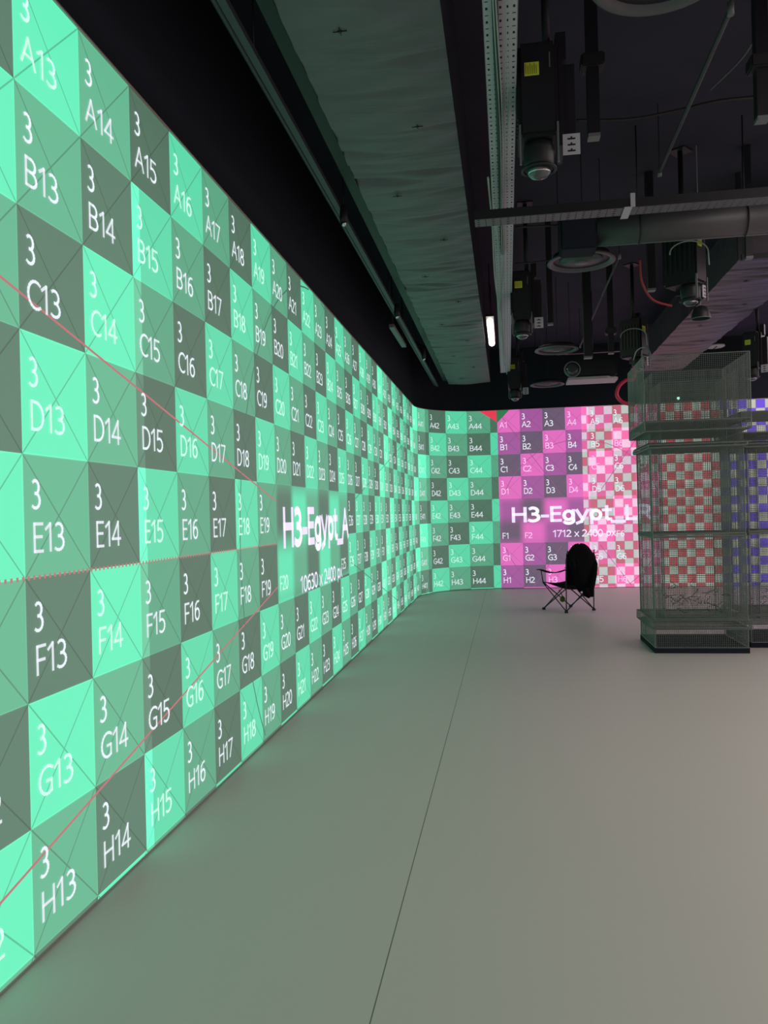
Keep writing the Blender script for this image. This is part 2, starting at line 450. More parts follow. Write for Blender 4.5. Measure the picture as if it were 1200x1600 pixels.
def back_extra(mb):
    LET = 'ABCDEFGH'
    for c in range(0, 7):
        for r in range(8):
            if r == 4 or (r == 5 and c in (2, 3, 4)): continue
            if r != 5 and not (c == 0 and r == 0): write(mb, '3', c+.10, r+.435, .235, back_pt, .032, mi=5 if (c+r) % 3 == 0 else 1)
            write(mb, LET[r]+str(c+1), c+.10, r+.79, .235, back_pt, .032, sx=1.25, mi=5 if (c+r) % 3 == 0 else 1)
    write(mb, 'H3-Egypt_LR', .52, 5.03, .58, back_pt, .128, width=6.15, mi=3, wx=1.15)
    write(mb, '1712 x 2400 px', 2.33, 5.76, .28, back_pt, .04, width=2.75, mi=3)
    for sg in (1, -1):
        for P in clipseg(lambda u: 5+sg*(10/7.13)*(u-3.565), .02, 7.1):
            Q = [p for p in P if not 4 < p[1] < 6]
            a = [p for p in Q if p[1] <= 4]; b = [p for p in Q if p[1] >= 6]
            for q in (a, b):
                if len(q) > 1: ribbon(mb, q, .025, back_pt, 2)
    seg = []
    for a in range(0, 361, 5):
        p = (3.565+3.54*cos(math.radians(a)), 5+3.54*sin(math.radians(a)))
        if p[1] < 8.03 and not 4 < p[1] < 6: seg.append(p)
        else:
            if len(seg) > 1: ribbon(mb, seg, .025, back_pt, 2)
            seg = []
    if len(seg) > 1: ribbon(mb, seg, .025, back_pt, 2)
    mb.mi = 4; n = len(mb.v)
    mb.v += [back_pt(0, 0, .004), back_pt(.55, 0, .004), back_pt(0, .56, .004)]; mb.face((n, n+1, n+2))
xr_end = (9.0-CX)/S
ck = []; k = -1
while PU0+k*PC < xr_end:
    e = PU0+k*PC
    if e > 3.71: ck += ([e-.045*PC, e+.045*PC, e] if e < 15 else [e])
    k += 1
rk = []
for k in range(0, 22): e = .01+k*PC; rk += [e-.045*PC, e+.045*PC, e]
us = sub(0.0, xr_end, [3.71, 7.13, UPUR]+[.12*i for i in range(31)]+ck); us = [u for i, u in enumerate(us) if i == 0 or u-us[i-1] > .002]
rs = sub(0, 8.035, rk+[4+.12*i for i in range(16)]); rs = [u for i, u in enumerate(rs) if i == 0 or u-rs[i-1] > .002]
props(screen('wall_back', us, rs, backcol, back_pt, back_extra, [M_SCREEN, M_TXT, M_PLINE, M_TITLE, M_GRN, M_TXTP], (0, 3.70, 4, 5.9)), kind='structure')

# the two walls behind and to the right of the viewer carry the same kind of picture
YR = -3.5
def right_pt(u, r, off=0): return (9.0-off, YB-u*S, ZT-r*ZT/8.06)
def rear_pt(u, r, off=0): return (9.0-u*S, YR+off, ZT-r*ZT/8.06)
LILAC = [lin((215, 150, 200)), lin((165, 130, 170)), lin((110, 95, 120))]
WARM = [lin((225, 205, 195)), lin((190, 165, 155)), lin((125, 110, 110))]
props(screen('wall_right', sub(0, 19.5/S), sub(0, 8.055), lambda u, r: (WARM[(floor(u)+floor(r)) % 3], 1), right_pt, lambda mb: None, [M_SCREEN]), kind='structure')
props(screen('wall_rear', sub(0, (9-XL)/S), sub(0, 8.055), lambda u, r: (LILAC[(floor(u)+floor(r)) % 3], 1), rear_pt, lambda mb: None, [M_SCREEN]), kind='structure')

ZC = 4.75
f = MB(); f.box((XL-.3, YR-.2, -.12), (9.2, YB+.3, 0)); props(f.build('floor', floor_material()), kind='structure')
f = MB(); f.box((XL-.3, YR-.2, ZC), (9.2, YB+.3, ZC+.15)); props(f.build('ceiling', M_CEIL), kind='structure')
# black wall face above the projection surface
def upper(name, P, nrm):
    f = MB(); f.mi = 0
    for (a, b) in zip(P[:-1], P[1:]):
        n = len(f.v)
        for z in (a[2], ZC):
            f.v += [(a[0], a[1], z), (b[0], b[1], b[2] if z == a[2] else ZC)]
        f.face((n, n+1, n+3, n+2))
    return props(f.build(name, M_BLACK), kind='structure')
PL = [left_pt(u, 0, -.03) for u in [-2+i for i in range(0, 42)]+[39.6+.3*i for i in range(16)]+[UE]]
PL += [(9.0, YB+.03, ZT+.03)]
upper('trim_1', [(p[0], p[1], p[2]-.0) for p in PL], 1)
upper('trim_2', [(9.03, YB, ZT), (9.03, YR-.03, ZT), (XL-.03, YR-.03, ZT)], 1)
# thin bare edge along the top of the screen
f = MB()
for a, b in zip([left_pt(u, -.006, .006) for u in [-2, 39.3]+[39.3+.25*i for i in range(1, 20)]+[UE]]+[(9.0, YB-.006, ZT+.033)], [left_pt(u, -.006, .006) for u in [39.3]+[39.3+.25*i for i in range(1, 20)]+[UE]]+[(9.0, YB-.006, ZT+.033)]):
    if (Vector(a)-Vector(b)).length > .01: f.tube([a, b], .006, 4)
props(f.build('trim_3', mat('aluminium_edge', (.45, .36, .34), .5)), kind='structure')

# ------------------------------------------------------------------ placing helpers: from the photograph to a plane in the room
def ray(px, py): return CR*((px-600)/FPX)-CU*((py-800)/FPX)+CF
def onY(px, py, Y): d = ray(px, py); return CAM+d*(Y/d.y)
def onZ(px, py, Z): d = ray(px, py); return CAM+d*((Z-CAM.z)/d.z)

# ------------------------------------------------------------------ wrapped ducts under the ceiling
def wrapped_duct(x0, x1, y0, y1, z0, z1, label):
    root = empty('wrapped_duct', ((x0+x1)/2, y0, z0), label=label, cat='duct')
    mb = MB(); nx, ny = 14, int((y1-y0)/.022); rnd = random.Random(int(x0*100)+5); sag = []
    W = x1-x0
    ph = [rnd.uniform(0, 6) for _ in range(40)]; creases = [(rnd.uniform(0, y1-y0), rnd.random(), rnd.uniform(.3, .9), rnd.uniform(-.05, .05), rnd.uniform(.008, .024)) for _ in range(int((y1-y0)*4.5))]
    def skin(a, b):
        seam = abs(((b+.3) % 1.25)-.6)
        z = -.018*sin(pi*a)*(.4+.6*min(1, seam/.3))+.005*sin(b*9+ph[0]+a*5)+.004*sin(b*23+a*8+ph[1])
        for (cb, ca, cw, cs, cd) in creases:
            if abs(b-cb) < .12:
                fall = max(0, 1-abs(a-ca)/cw)
                q = (b-cb-cs*(a-ca))/.028
                z += cd*fall*math.exp(-q*q)
        return z
    for j in range(ny+1):
        b = (y1-y0)*j/ny
        for i in range(nx+1):
            a = i/nx; mb.v.append((x0+W*a-(x0+x1)/2, b, skin(a, b)))
    mb.smooth = True
    for j in range(ny):
        for i in range(nx):
            n = j*(nx+1)+i; mb.face((n, n+nx+1, n+nx+2, n+1))
    under = mb.build('underside', M_FOIL if x0 < 0 else M_FOIL2, root)
    mb = MB(); h = z1-z0; hw = W/2
    for sx in (-1, 1):
        n = len(mb.v); mb.v += [(sx*hw, 0, 0), (sx*hw, y1-y0, 0), (sx*hw, y1-y0, h), (sx*hw, 0, h)]; mb.face((n, n+1, n+2, n+3))
    n = len(mb.v); mb.v += [(-hw, 0, 0), (hw, 0, 0), (hw, 0, h), (-hw, 0, h)]; mb.face((n, n+1, n+2, n+3))
    n = len(mb.v); mb.v += [(-hw, y1-y0, -.03), (hw, y1-y0, -.03), (hw, y1-y0, h), (-hw, y1-y0, h)]; mb.face((n, n+1, n+2, n+3))
    n = len(mb.v); mb.v += [(-hw, 0, h), (hw, 0, h), (hw, y1-y0, h), (-hw, y1-y0, h)]; mb.face((n, n+1, n+2, n+3))
    mb.build('side_wrap', M_BLACK if x0 < 0 else M_FOIL2, root)
    # straps with small rosette pins
    k = 0; b = .9
    while b < y1-y0:
        xx = (.15 if k % 2 else -.12); mb = MB()
        mb.lathe([(.003, .004), (.011, .0), (.006, -.008)], c=(xx, b, -.022), n=10)
        mb.box((xx-.035, b-.002, -.026), (xx+.035, b+.002, -.022)); mb.box((xx-.002, b-.03, -.026), (xx+.002, b+.03, -.022))
        mb.build('wrap_pin', M_DKMETAL, root); b += 1.05; k += 1
    return root
wrapped_duct(-1.03, -.255, -3.3, 15.1, 3.95, ZC-.02, 'long foil-wrapped duct lit green, running beside the green tiled wall')
wrapped_duct(2.34, 3.13, 8.25, 14.9, 3.97, 4.42, 'foil-wrapped duct lit pink, running over the wire mesh columns')
# dark ledge to the left of the first duct
f = MB(); f.box((-1.13, -3.3, 4.0), (-1.035, 15.0, ZC-.02)); props(f.build('trim_4', M_DKMETAL), kind='structure')

# lighting track with hanging sensors
root = empty('lighting_track', (-1.24, 0, 3.9), label='long dark lighting track hung between green wall and wrapped duct', cat='track')
mb = MB(); mb.box((-.02, -3.2, 0), (.02, 15.0, .035)); mb.tube([(-.045, -3.2, .03), (-.045, 15.0, .03)], .018, 8); mb.build('rail', mat('dark_grey_rail', (.045, .05, .06), .5), root)
for y in (1.5, 4.0, 6.3, 8.8, 11.2, 13.5):
    mb = MB(); mb.tube([(0, y, .03), (0, y, ZC-3.9)], .006, 6); mb.build('hanger_rod', M_DKMETAL, root)
for (px, py) in ((537, 338), (620, 487), (662, 555)):
    p = onZ(px, py, 3.82)
    r_ = empty('track_spotlight', (p.x, p.y, 3.82), label={537: 'small dark spotlight on the lighting track, nearest of three', 620: 'small dark spotlight on the lighting track, middle of three', 662: 'small dark spotlight on the lighting track, farthest of three'}[px], cat='spotlight', group='spotlights on the lighting track')
    mb = MB(); mb.lathe([(.008, .09), (.026, .08), (.032, .0), (.030, -.05)], n=16); mb.build('housing', M_DKMETAL, r_)
    mb = MB(); mb.lathe([(.020, -.052), (.028, -.056), (.010, -.075)], n=14); mb.build('lens', M_CHROME, r_)
p = onZ(622, 528, 3.8)
root = empty('wall_rail', (p.x, p.y, 3.8), label='short horizontal rail on black wall above far green tiles', cat='rail')
mb = MB(); mb.box((-.03, -.6, 0), (.03, .6, .04)); mb.build('bar', M_GREYMETAL, root)
for y in (-.5, .5):
    mb = MB(); mb.tube([(0, y, .04), (0, y, ZC-3.8)], .007, 6); mb.build('hanger_rod', M_DKMETAL, root)

# ------------------------------------------------------------------ perforated cable trays
def tray_mesh(L, W, H, nw, pitch):
    """perforated bottom with real holes, rims up both sides; runs along +y from 0"""
    mb = MB(); n = int(L/pitch); cw = W/nw
    for j in range(n):
        for i in range(nw):
            x0 = -W/2+i*cw; y0 = j*pitch
            hx, hy = (.34, .38) if j % 2 == 0 else (.50, .14)
            a = (x0+cw*(.5-hx/2), y0+pitch*(.5-hy/2)); b = (x0+cw*(.5+hx/2), y0+pitch*(.5+hy/2))
            m0 = len(mb.v)
            mb.v += [(x0, y0, 0), (x0+cw, y0, 0), (x0+cw, y0+pitch, 0), (x0, y0+pitch, 0), (a[0], a[1], 0), (b[0], a[1], 0), (b[0], b[1], 0), (a[0], b[1], 0)]
            for q in ((0, 1, 5, 4), (1, 2, 6, 5), (2, 3, 7, 6), (3, 0, 4, 7)): mb.face([m0+k for k in q])
    for s in (-1, 1): mb.box((s*W/2-.0015, 0, 0), (s*W/2+.0015, n*pitch, H))
    return mb
TX = .025
root = empty('cable_tray', (TX, -1.0, 3.78), label='long perforated metal cable tray running away from viewer beside projectors', cat='cable tray')
tray_mesh(14.2, .155, .05, 5, .05).build('perforated_channel', M_TRAY, root)
for y in (1.0, 4.5, 8.0, 11.0, 13.5):
    mb = MB(); mb.box((-.09, y, .05), (.09, y+.03, .06)); mb.tube([(-.085, y+.015, .05), (-.085, y+.015, ZC-3.78)], .005, 6); mb.tube([(.085, y+.015, .05), (.085, y+.015, ZC-3.78)], .005, 6); mb.build('hanger', M_DKMETAL, root)
# dark trunk cable and pale cables tied along its underside
def wavy(x, y0, y1, z, ax, az, seed, n=70):
    r_ = random.Random(seed); p1, p2, p3 = (r_.uniform(0, 6) for _ in range(3))
    return [(x+ax*sin(.9*t+p1)+ax*.4*sin(2.3*t+p2), t, z-abs(az*sin(.8*t+p3))) for t in [y0+(y1-y0)*i/n for i in range(n+1)]]
mb = MB(); mb.tube(wavy(TX-.015, -1, 7.0, 3.765, .006, .01, 3), .016, 8); props(mb.build('trunk_cable', M_DKCABLE), 'thick dark cable running along the middle of the long tray', 'cable')
lab = ['pale cable tied under the long tray, at its left edge', 'pale cable looping low under the long tray', 'pale cable under the long tray, along its right half',
       'pale cable hanging left of the tray beyond the crossing tray', 'pale cable drooping farthest left beyond the crossing tray', 'pale cable twisting along the far end of the long tray']
for i, (x, y0, y1, ax, az, r) in enumerate([(TX-.022, -1, 11.5, .012, .03, .0035), (TX-.012, 2, 12.5, .015, .04, .004), (TX+.035, -1, 5.6, .010, .015, .0035),
                                         (TX-.055, 5.2, 9.2, .016, .06, .007), (TX-.075, 5.2, 8.6, .018, .09, .007), (TX-.02, 8.2, 13.0, .03, .04, .007)]):
    mb = MB(); mb.tube(wavy(x, y0, y1, 3.742, ax, az, 11+i), r, 6)
    props(mb.build('data_cable', M_CABLE), lab[i], 'cable', 'pale cables under the long tray')
# crossing tray
root = empty('crossing_tray', (-.17, 5.45, 3.5), label='perforated cable tray crossing the ceiling below the long tray', cat='cable tray')
o = tray_mesh(4.6, .14, .055, 4, .05).build('perforated_channel', mat('grey_tray', (.13, .12, .135), .5, metal=.2), root)
mb = MB(); mb.box((0, -.006, .0), (4.6, -.0005, .06)); mb.build('front_shade_strip', M_DKMETAL, root)  # black strip added over the rim, painting the tray front in shade
o.rotation_euler = (0, 0, -pi/2); o.location = (0, .07, 0)
mb = MB(); mb.box((.98, -.02, -.006), (1.03, .19, -.001)); mb.box((1.02, -.012, 0), (1.05, .0, .09)); mb.build('joint_clip', M_TRAY, root)
for x in (2.6, 4.2):
    mb = MB(); mb.tube([(x, .07, .0), (x, .07, ZC-3.5)], .006, 6); mb.build('hanger_rod', M_DKMETAL, root)

# ------------------------------------------------------------------ projectors
def make_projector():
    root = empty('ceiling_projector')
    mb = MB(); mb.bevbox((-.105, -.16, .14), (.105, .16, .64), .02); mb.build('housing', M_DKMETAL, root)
    mb = MB()
    for k in range(6): mb.box((-.112, -.12+k*.045, .25), (-.105, -.10+k*.045, .55))
    mb.build('cooling_vent', M_TUBE, root)
    for s in (-1, 1):
        mb = MB(); mb.box((s*.098-.005, -.165, -.01), (s*.098+.005, -.150, .20)); mb.build('side_strip', M_GREYMETAL, root)
    mb = MB(); mb.lathe([(.075, .14), (.085, .10), (.080, .03), (.072, .0)], c=(0, -.05, 0), n=28); ln = mb.build('lens_barrel', M_TUBE, root)
    mb = MB(); mb.lathe([(.070, .005), (.062, -.02), (.040, -.042), (.012, -.05)], c=(0, -.05, 0), n=28); mb.build('front_glass', M_GLASS, ln)
    mb = MB(); mb.tube([(.088*cos(t), -.05+.088*sin(t), .0) for t in [2*pi*i/28 for i in range(28)]], .009, 6, closed=True); mb.build('rim', M_DKMETAL, ln)
    mb = MB(); mb.tube([(.060*cos(t), -.05+.060*sin(t), -.02) for t in [pi+.4+(pi-.8)*i/14 for i in range(15)]], .005, 6); mb.build('rim_highlight', M_CHROME, ln)
    mb = MB(); mb.box((-.068, -.163, .455), (.008, -.1605, .525)); st = mb.build('warning_sticker', M_YEL, root); st['label'] = 'yellow sticker'
    mb = MB()
    for k in range(6): mb.box((-.062+k*.011, -.1645, .462), (-.058+k*.011, -.1635, .518-.01*(k % 2)))
    mb.build('printed_lines', M_YINK, st)
    mb = MB(); mb.box((.060, -.163, .49), (.066, -.1605, .57)); mb.build('maker_strip', M_GREYMETAL, root)
    mb = MB(); mb.box((.11, -.10, .10), (.135, .14, .62)); mb.box((.135, -.04, .15), (.20, .12, .56)); mb.box((.105, -.02, .6), (.16, .06, .75)); mb.build('side_bracket', M_DKMETAL, root)
    mb = MB(); mb.box((.125, -.105, .045), (.215, -.100, .155)); pl = mb.build('spec_plate', M_PLATE, root); pl['label'] = 'pale plate with printed marks'
    mb = MB()
    for k in range(3): mb.box((.150, -.1065, .060+k*.032), (.190, -.1055, .068+k*.032)); mb.box((.166, -.1065, .066+k*.032), (.174, -.1055, .076+k*.032))
    mb.build('printed_marks', M_DKMETAL, pl)
    mb = MB(); mb.tube([(.06, .04, .60), (.06, .04, ZC-3.36)], .022, 10); mb.build('drop_pole', M_DKMETAL, root)
    mb = MB(); mb.box((-.02, -.04, ZC-3.372), (.14, .12, ZC-3.362)); mb.build('ceiling_plate', M_DKMETAL, root)
    return root
proto = make_projector()
def place(o, x, y, z, rz, label):
    o.location = (x, y, z); o.rotation_euler = (0, 0, rz); props(o, label, 'projector', 'ceiling projectors with yellow stickers'); return o
place(proto, .215, 4.45, 3.36, 0, 'black ceiling projector with yellow sticker, nearest and largest')
place(copy_tree(proto), .20, 8.5, 3.36, 0, 'black ceiling projector with yellow sticker, beside the glowing lamp')
place(copy_tree(proto), .17, 13.2, 3.36, 0, 'black ceiling projector with yellow sticker, beyond the tray end above pink wall')
place(copy_tree(proto), 1.62, 7.5, 3.36, .9, 'black ceiling projector under a white cable loop, above the hanging black shade')
place(copy_tree(proto), 1.70, 10.9, 3.36, .9, 'black ceiling projector just left of the mesh column top')
place(copy_tree(proto), 3.55, 12.2, 3.36, -.5, 'black ceiling projector right of the mesh column top')
# white loop cable above projector
for (X, Y, nm, lb) in ((1.62, 7.42, 'loop_cable', 'white cable arching over the projector above the black shade'), (1.66, 10.8, 'loop_cable', 'white cable arching over the projector beside mesh column')):
    mb = MB(); mb.tube([(X+.16*cos(t)+.0, Y-.12, 3.74+.10*sin(t)) for t in [pi+.1-(pi+.1)*i/16 for i in range(17)]]+[(X+.165, Y-.12, 3.62)], .006, 6)
    props(mb.build(nm, M_CABLE), lb, 'cable')
# pale projector lying flat, with round side lens
p = onZ(917, 605, 3.45)
root = empty('flat_projector', (p.x, 12.2, 3.42), label='flat ceiling projector with pale underside above the chair', cat='projector')
mb = MB(); mb.bevbox((-.32, -.24, .03), (.34, .24, .30), .03); mb.build('housing', M_DKMETAL, root)
mb = MB()
n = 0; mb.v += [(-.36, -.24, .0), (.20, -.24, .0), (.36, -.10, .0), (.36, .24, .0), (-.36, .24, .0)]; mb.v += [(x, y, .035) for x, y, z in mb.v[:5]]
mb.face((4, 3, 2, 1, 0)); mb.face((5, 6, 7, 8, 9))
for i in range(5): mb.face((i, (i+1) % 5, 5+(i+1) % 5, 5+i))
mb.build('underside_tray', M_PLASTIC, root)
mb = MB(); mb.tube([(-.30+.11*cos(t), -.27, .15+.11*sin(t)) for t in [2*pi*i/24 for i in range(24)]], .010, 6, closed=True); mb.build('lens_ring', M_GREYMETAL, root)
mb = MB(); mb.lathe([(.10, 0), (.09, .02), (.05, .03)], c=(-.30, -.24, .15), n=20, M=Matrix.Rotation(pi/2, 3, 'X')); mb.build('lens', M_GLASS, root)
mb = MB(); mb.tube([(0, 0, .29), (0, 0, ZC-3.42)], .03, 10); mb.build('drop_pole', M_DKMETAL, root)
mb = MB(); mb.box((-.38, -.05, .42), (.42, .03, .46)); mb.build('cross_bar', M_DKMETAL, root)

# ------------------------------------------------------------------ round ceiling diffusers
def make_diffuser():
    root = empty('ceiling_diffuser')
    mb = MB(); N = 40; mb.smooth = True
    def ringsurf(prof):
        b0 = len(mb.v)
        for r, z in prof:
            for k in range(N): t = 2*pi*k/N; mb.v.append((r*cos(t), r*sin(t), z))
        for i in range(len(prof)-1):
            for k in range(N): mb.face((b0+i*N+k, b0+i*N+(k+1) % N, b0+(i+1)*N+(k+1) % N, b0+(i+1)*N+k))
    ringsurf([(.30, .012), (.305, .0), (.29, -.006), (.262, .0), (.25, .02)]); mb.build('outer_ring', mat('satin_ring', (.085, .08, .088), .5) if not bpy.data.materials.get('satin_ring') else bpy.data.materials['satin_ring'], root)
    mb = MB(); mb.lathe([(.25, .07), (.25, .025)], n=N); mb.build('neck', M_DKMETAL, root)
    mb = MB(); mb.lathe([(.19, .03), (.195, .018), (.10, .008), (.08, .0), (.03, -.004)], n=N); cz = mb.build('centre_cone', mat('dark_cone', (.035, .055, .05), .5), root)
    mb = MB(); mb.lathe([(.06, .0), (.055, -.008), (.02, -.012)], n=20); mb.build('centre_cap', mat('grey_cap', (.10, .10, .10), .4), cz)
    for t in (.5, 2.6, 4.7):
        mb = MB(); mb.tube([(.22*cos(t), .22*sin(t), .05), (.22*cos(t), .22*sin(t), ZC-3.77)], .004, 5); mb.build('hanger_wire', M_DKMETAL, root)
    return root
dp = make_diffuser()
for i, (x, y, lb) in enumerate([(.72, 7.47, 'round ceiling diffuser, large ring right of the tray'), (.74, 11.5, 'round ceiling diffuser behind the second projector'), (.76, 14.6, 'round ceiling diffuser farthest away, close to the pink wall top'), (.70, 3.50, 'round ceiling diffuser cut off by the top of the picture')]):
    o = dp if i == 0 else copy_tree(dp)
    o.location = (x, y, 3.77); props(o, lb, 'diffuser', 'round ceiling diffusers')

# round duct with black connecting box
root = empty('round_duct', (.8, 7.0, 3.88), label='dark round duct crossing the ceiling behind the crossing tray', cat='duct')
mb = MB(); mb.tube([(-.0, 0, 0), (.6, 0, 0), (1.42, 0, 0)], .125, 24); mb.build('pipe', mat('dark_duct', (.05, .05, .053), .5, noise=(3, .3)), root)
mb = MB(); mb.tube([(.05, 0, -.125), (1.4, 0, -.125)], .006, 6); mb.build('lower_seam', M_GREYMETAL, root)
mb = MB()
mb.bevbox((-.30, -.13, -.17), (.0, .13, .17), .015); mb.build('end_box', M_BLACK, root)
for x in (.35, 1.2):
    mb = MB(); mb.tube([(x+.0, .13*cos(t), .13*sin(t)) for t in [2*pi*i/24 for i in range(24)]], .005, 5, closed=True); mb.tube([(x, 0, .13), (x, 0, ZC-3.88)], .006, 6); mb.build('hanger_band', M_DKMETAL, root)

# tubular lamp in a bracket
p = onZ(768, 527, 3.95)
root = empty('tube_lamp', (-.16, 11.0, 3.96), label='glowing warm white tube lamp beside the long cable tray', cat='lamp')
mb = MB(); mb.tube([(0, -.72, 0), (0, -.68, 0), (0, .68, 0), (0, .72, 0)], [.02, .042, .042, .02], 14); mb.build('glowing_tube', M_LAMP, root)
mb = MB(); mb.box((-.05, -.75, .045), (.05, .75, .075)); mb.build('backplate', M_DKMETAL, root)
for y in (-.5, .5):
    mb = MB(); mb.tube([(0, y, .07), (0, y, ZC-3.96)], .006, 6); mb.build('hanger_rod', M_DKMETAL, root)

# ------------------------------------------------------------------ hanging poles
def pole(px, py, Y, r, label, boxz=None, tip=True):
    q = onY(px, py, Y); L = ZC-q.z
    root = empty('hanging_pole', (q.x, q.y, q.z), label=label, cat='pole', group='black hanging poles')
    mb = MB(); mb.box((-r, -r, .02), (r, r, L)); mb.build('shaft', M_DKMETAL, root)
    if boxz: mb = MB(); mb.bevbox((-r*2, -r*1.8, boxz), (r*2, r*1.8, boxz+.08), .01); mb.build('clamp', M_TUBE, root)
    if tip: mb = MB(); mb.box((-r, -r*1.1, 0), (r, r*1.1, .02)); mb.build('end_cap', mat('bare_tip', (.16, .16, .17), .5) if not bpy.data.materials.get('bare_tip') else bpy.data.materials['bare_tip'], root)
pole(928, 217, 5.0, .035, 'black hanging pole with clamp at the top of picture', .42)
pole(1191, 190, 5.0, .035, 'black hanging pole near the right edge of picture', .30)
pole(860, 508, 9.0, .03, 'black hanging pole between the two far diffusers')
pole(955, 553, 10.6, .035, 'black hanging pole left of the mesh column top', .25)
pole(919, 560, 10.4, .05, 'thick black hanging pole over the flat pale projector')
pole(1018, 400+55, 8.0, .035, 'black hanging pole beneath the round duct')
pole(1170, 405, 7.6, .03, 'black hanging post where the round duct ends')

# thin conduits
def conduit(a, b, r, m, label):
    a, b = Vector(a), Vector(b)
    root = empty('conduit', a, label=label, cat='conduit')
    mb = MB(); mb.tube([(0, 0, 0), b-a], r, 8); mb.build('pipe', m, root)
    for q in (Vector((0, 0, 0)), b-a):
        mb = MB(); mb.tube([q+Vector((0, 0, -.03)), q+Vector((0, 0, .04))], r*1.3, 8); mb.build('end_fitting', M_GREYMETAL, root)
        mb = MB(); mb.tube([q+Vector((0, 0, .04)), Vector((q.x, q.y, ZC-a.z))], .004, 5); mb.build('hanger_rod', M_DKMETAL, root)
M_COND = mat('grey_conduit', (.05, .05, .06), .5)
conduit((1.26, 4.56, 4.2), (1.27, 6.66, 4.2), .014, M_COND, 'thin straight conduit under the dark slab at upper right')
q1, q2 = onZ(968, 400, 4.15), onZ(915, 540, 4.15)
conduit(q1, (q1.x, min(q2.y, 14), 4.15), .012, M_COND, 'thin conduit running past the large ceiling diffuser')
q = onZ(925, 530, 4.0)
mb = MB(); mb.tube([(q.x-.45, 13.0, 4.0), (q.x+.45, 13.0, 4.02)], .012, 6); props(mb.build('thin_rod', M_GREYMETAL), 'thin pale rod across the ceiling before the far pole', 'rod')

# cables on the slab
def cable(pts, r, m, label, name='ceiling_cable'):
    P = [Vector(p) for p in pts]; Q = []
    for i in range(len(P)-1):
        p0, p1, p2, p3 = P[max(i-1, 0)], P[i], P[i+1], P[min(i+2, len(P)-1)]
        for k in range(8):
            t = k/8; Q.append(.5*((2*p1)+(-p0+p2)*t+(2*p0-5*p1+4*p2-p3)*t*t+(-p0+3*p1-3*p2+p3)*t**3))
    Q.append(P[-1]); mb = MB(); mb.tube(Q, r, 6); return props(mb.build(name, m), label, 'cable')
Z1 = 4.62
cable([onZ(900, 188, Z1), onZ(985, 186, Z1-.02), onZ(1060, 172, Z1), onZ(1120, 158, Z1-.02), onZ(1195, 150, Z1)], .012, M_DKCABLE, 'black cable sagging across the slab at upper right')
cable([onZ(1190, 40, Z1), onZ(1160, 90, Z1-.03), onZ(1110, 140, Z1)], .008, mat('grey_cable', (.09, .09, .1), .6), 'grey cable curving on the slab at the right edge')
cable([onY(1000, 405, 7.3), onY(1003, 440, 7.35), onY(1020, 468, 7.4), onY(1050, 478, 7.45)], .010, M_REDC, 'red cable drooping left of the white cable loop', 'red_cable')
cable([(1.70, 10.9, 3.60), onY(990, 590, 10.8), onY(978, 594, 10.8), onY(967, 604, 10.8), onY(964, 618, 10.8), onY(974, 629, 10.8), onY(992, 632, 10.8)], .024, M_REDL, 'thick red cable curl just above the pink checks', 'red_cable')
cable([onY(805, 355, 7.0), onY(850, 353, 7.0), onY(885, 352, 7.0)], .010, M_DKCABLE, 'black cable running from tray into the black duct box')
cable([onY(805, 412, 8.0), onY(850, 408, 8.0), onY(880, 400, 8.0), onY(890, 385, 8)], .008, M_DKCABLE, 'black cable looping above the second projector')
cable([onY(990, 562, 10.8), onY(995, 548, 10.6), onY(1008, 542, 10.2), onY(1015, 550, 9.7), onY(1018, 562, 9.4)], .008, M_CABLE, 'pale cable curling at the column top', 'pale_cable')

# pendant shade
q = onY(1095, 498, 7.5)
root = empty('pendant_shade', q, label='black conical shade hanging on a thin pale cable', cat='pendant lamp')
mb = MB(); N = 28; mb.smooth = True
for r, z in ((.082, 0), (.078, .04), (.055, .10), (.02, .115), (.0, .116)):
    for k in range(N): t = 2*pi*k/N; mb.v.append((r*cos(t), r*sin(t), z))
for i in range(4):
    for k in range(N): mb.face((i*N+k, i*N+(k+1) % N, (i+1)*N+(k+1) % N, (i+1)*N+k))
mb.build('shade', M_TUBE, root)
mb = MB(); mb.tube([(.083*cos(t), .083*sin(t), 0) for t in [2*pi*i/28 for i in range(28)]], .004, 5, closed=True); mb.build('rim', M_GREYMETAL, root)
mb = MB(); mb.tube([(0, 0, .11), (0, 0, ZC-q.z)], .0035, 5); mb.build('hanging_cable', M_CABLE, root)

# pale disc fitting over the column and small green light
q = onY(1117, 540, 15.3)
root = empty('disc_light', q, label='pale round fitting under the ceiling above the mesh column', cat='ceiling fitting')
mb = MB(); mb.lathe([(.02, .02), (.17, .0), (.17, -.02), (.14, -.035), (.03, -.04)], n=28); mb.build('disc', mat('pale_disc', (.45, .47, .45), .6), root)
mb = MB(); mb.box((-.008, -.13, -.045), (.008, .13, -.038)); mb.build('cross_strip', M_DKMETAL, root)
mb = MB(); mb.tube([(0, 0, .015), (0, 0, ZC-q.z)], .01, 6); mb.build('stem', M_DKMETAL, root)
q = onY(1060, 622, 15.85)
root = empty('status_light', q, label='tiny green status light on black wall above red checks', cat='indicator light')
mb = MB(); mb.lathe([(.03, .0), (.03, -.02), (.01, -.03)], n=14, M=Matrix.Rotation(-pi/2, 3, 'X')); mb.build('lamp', M_LED, root)
mb = MB(); mb.box((-.05, .01, -.05), (.05, .15, .05)); mb.build('back_box', M_DKMETAL, root)
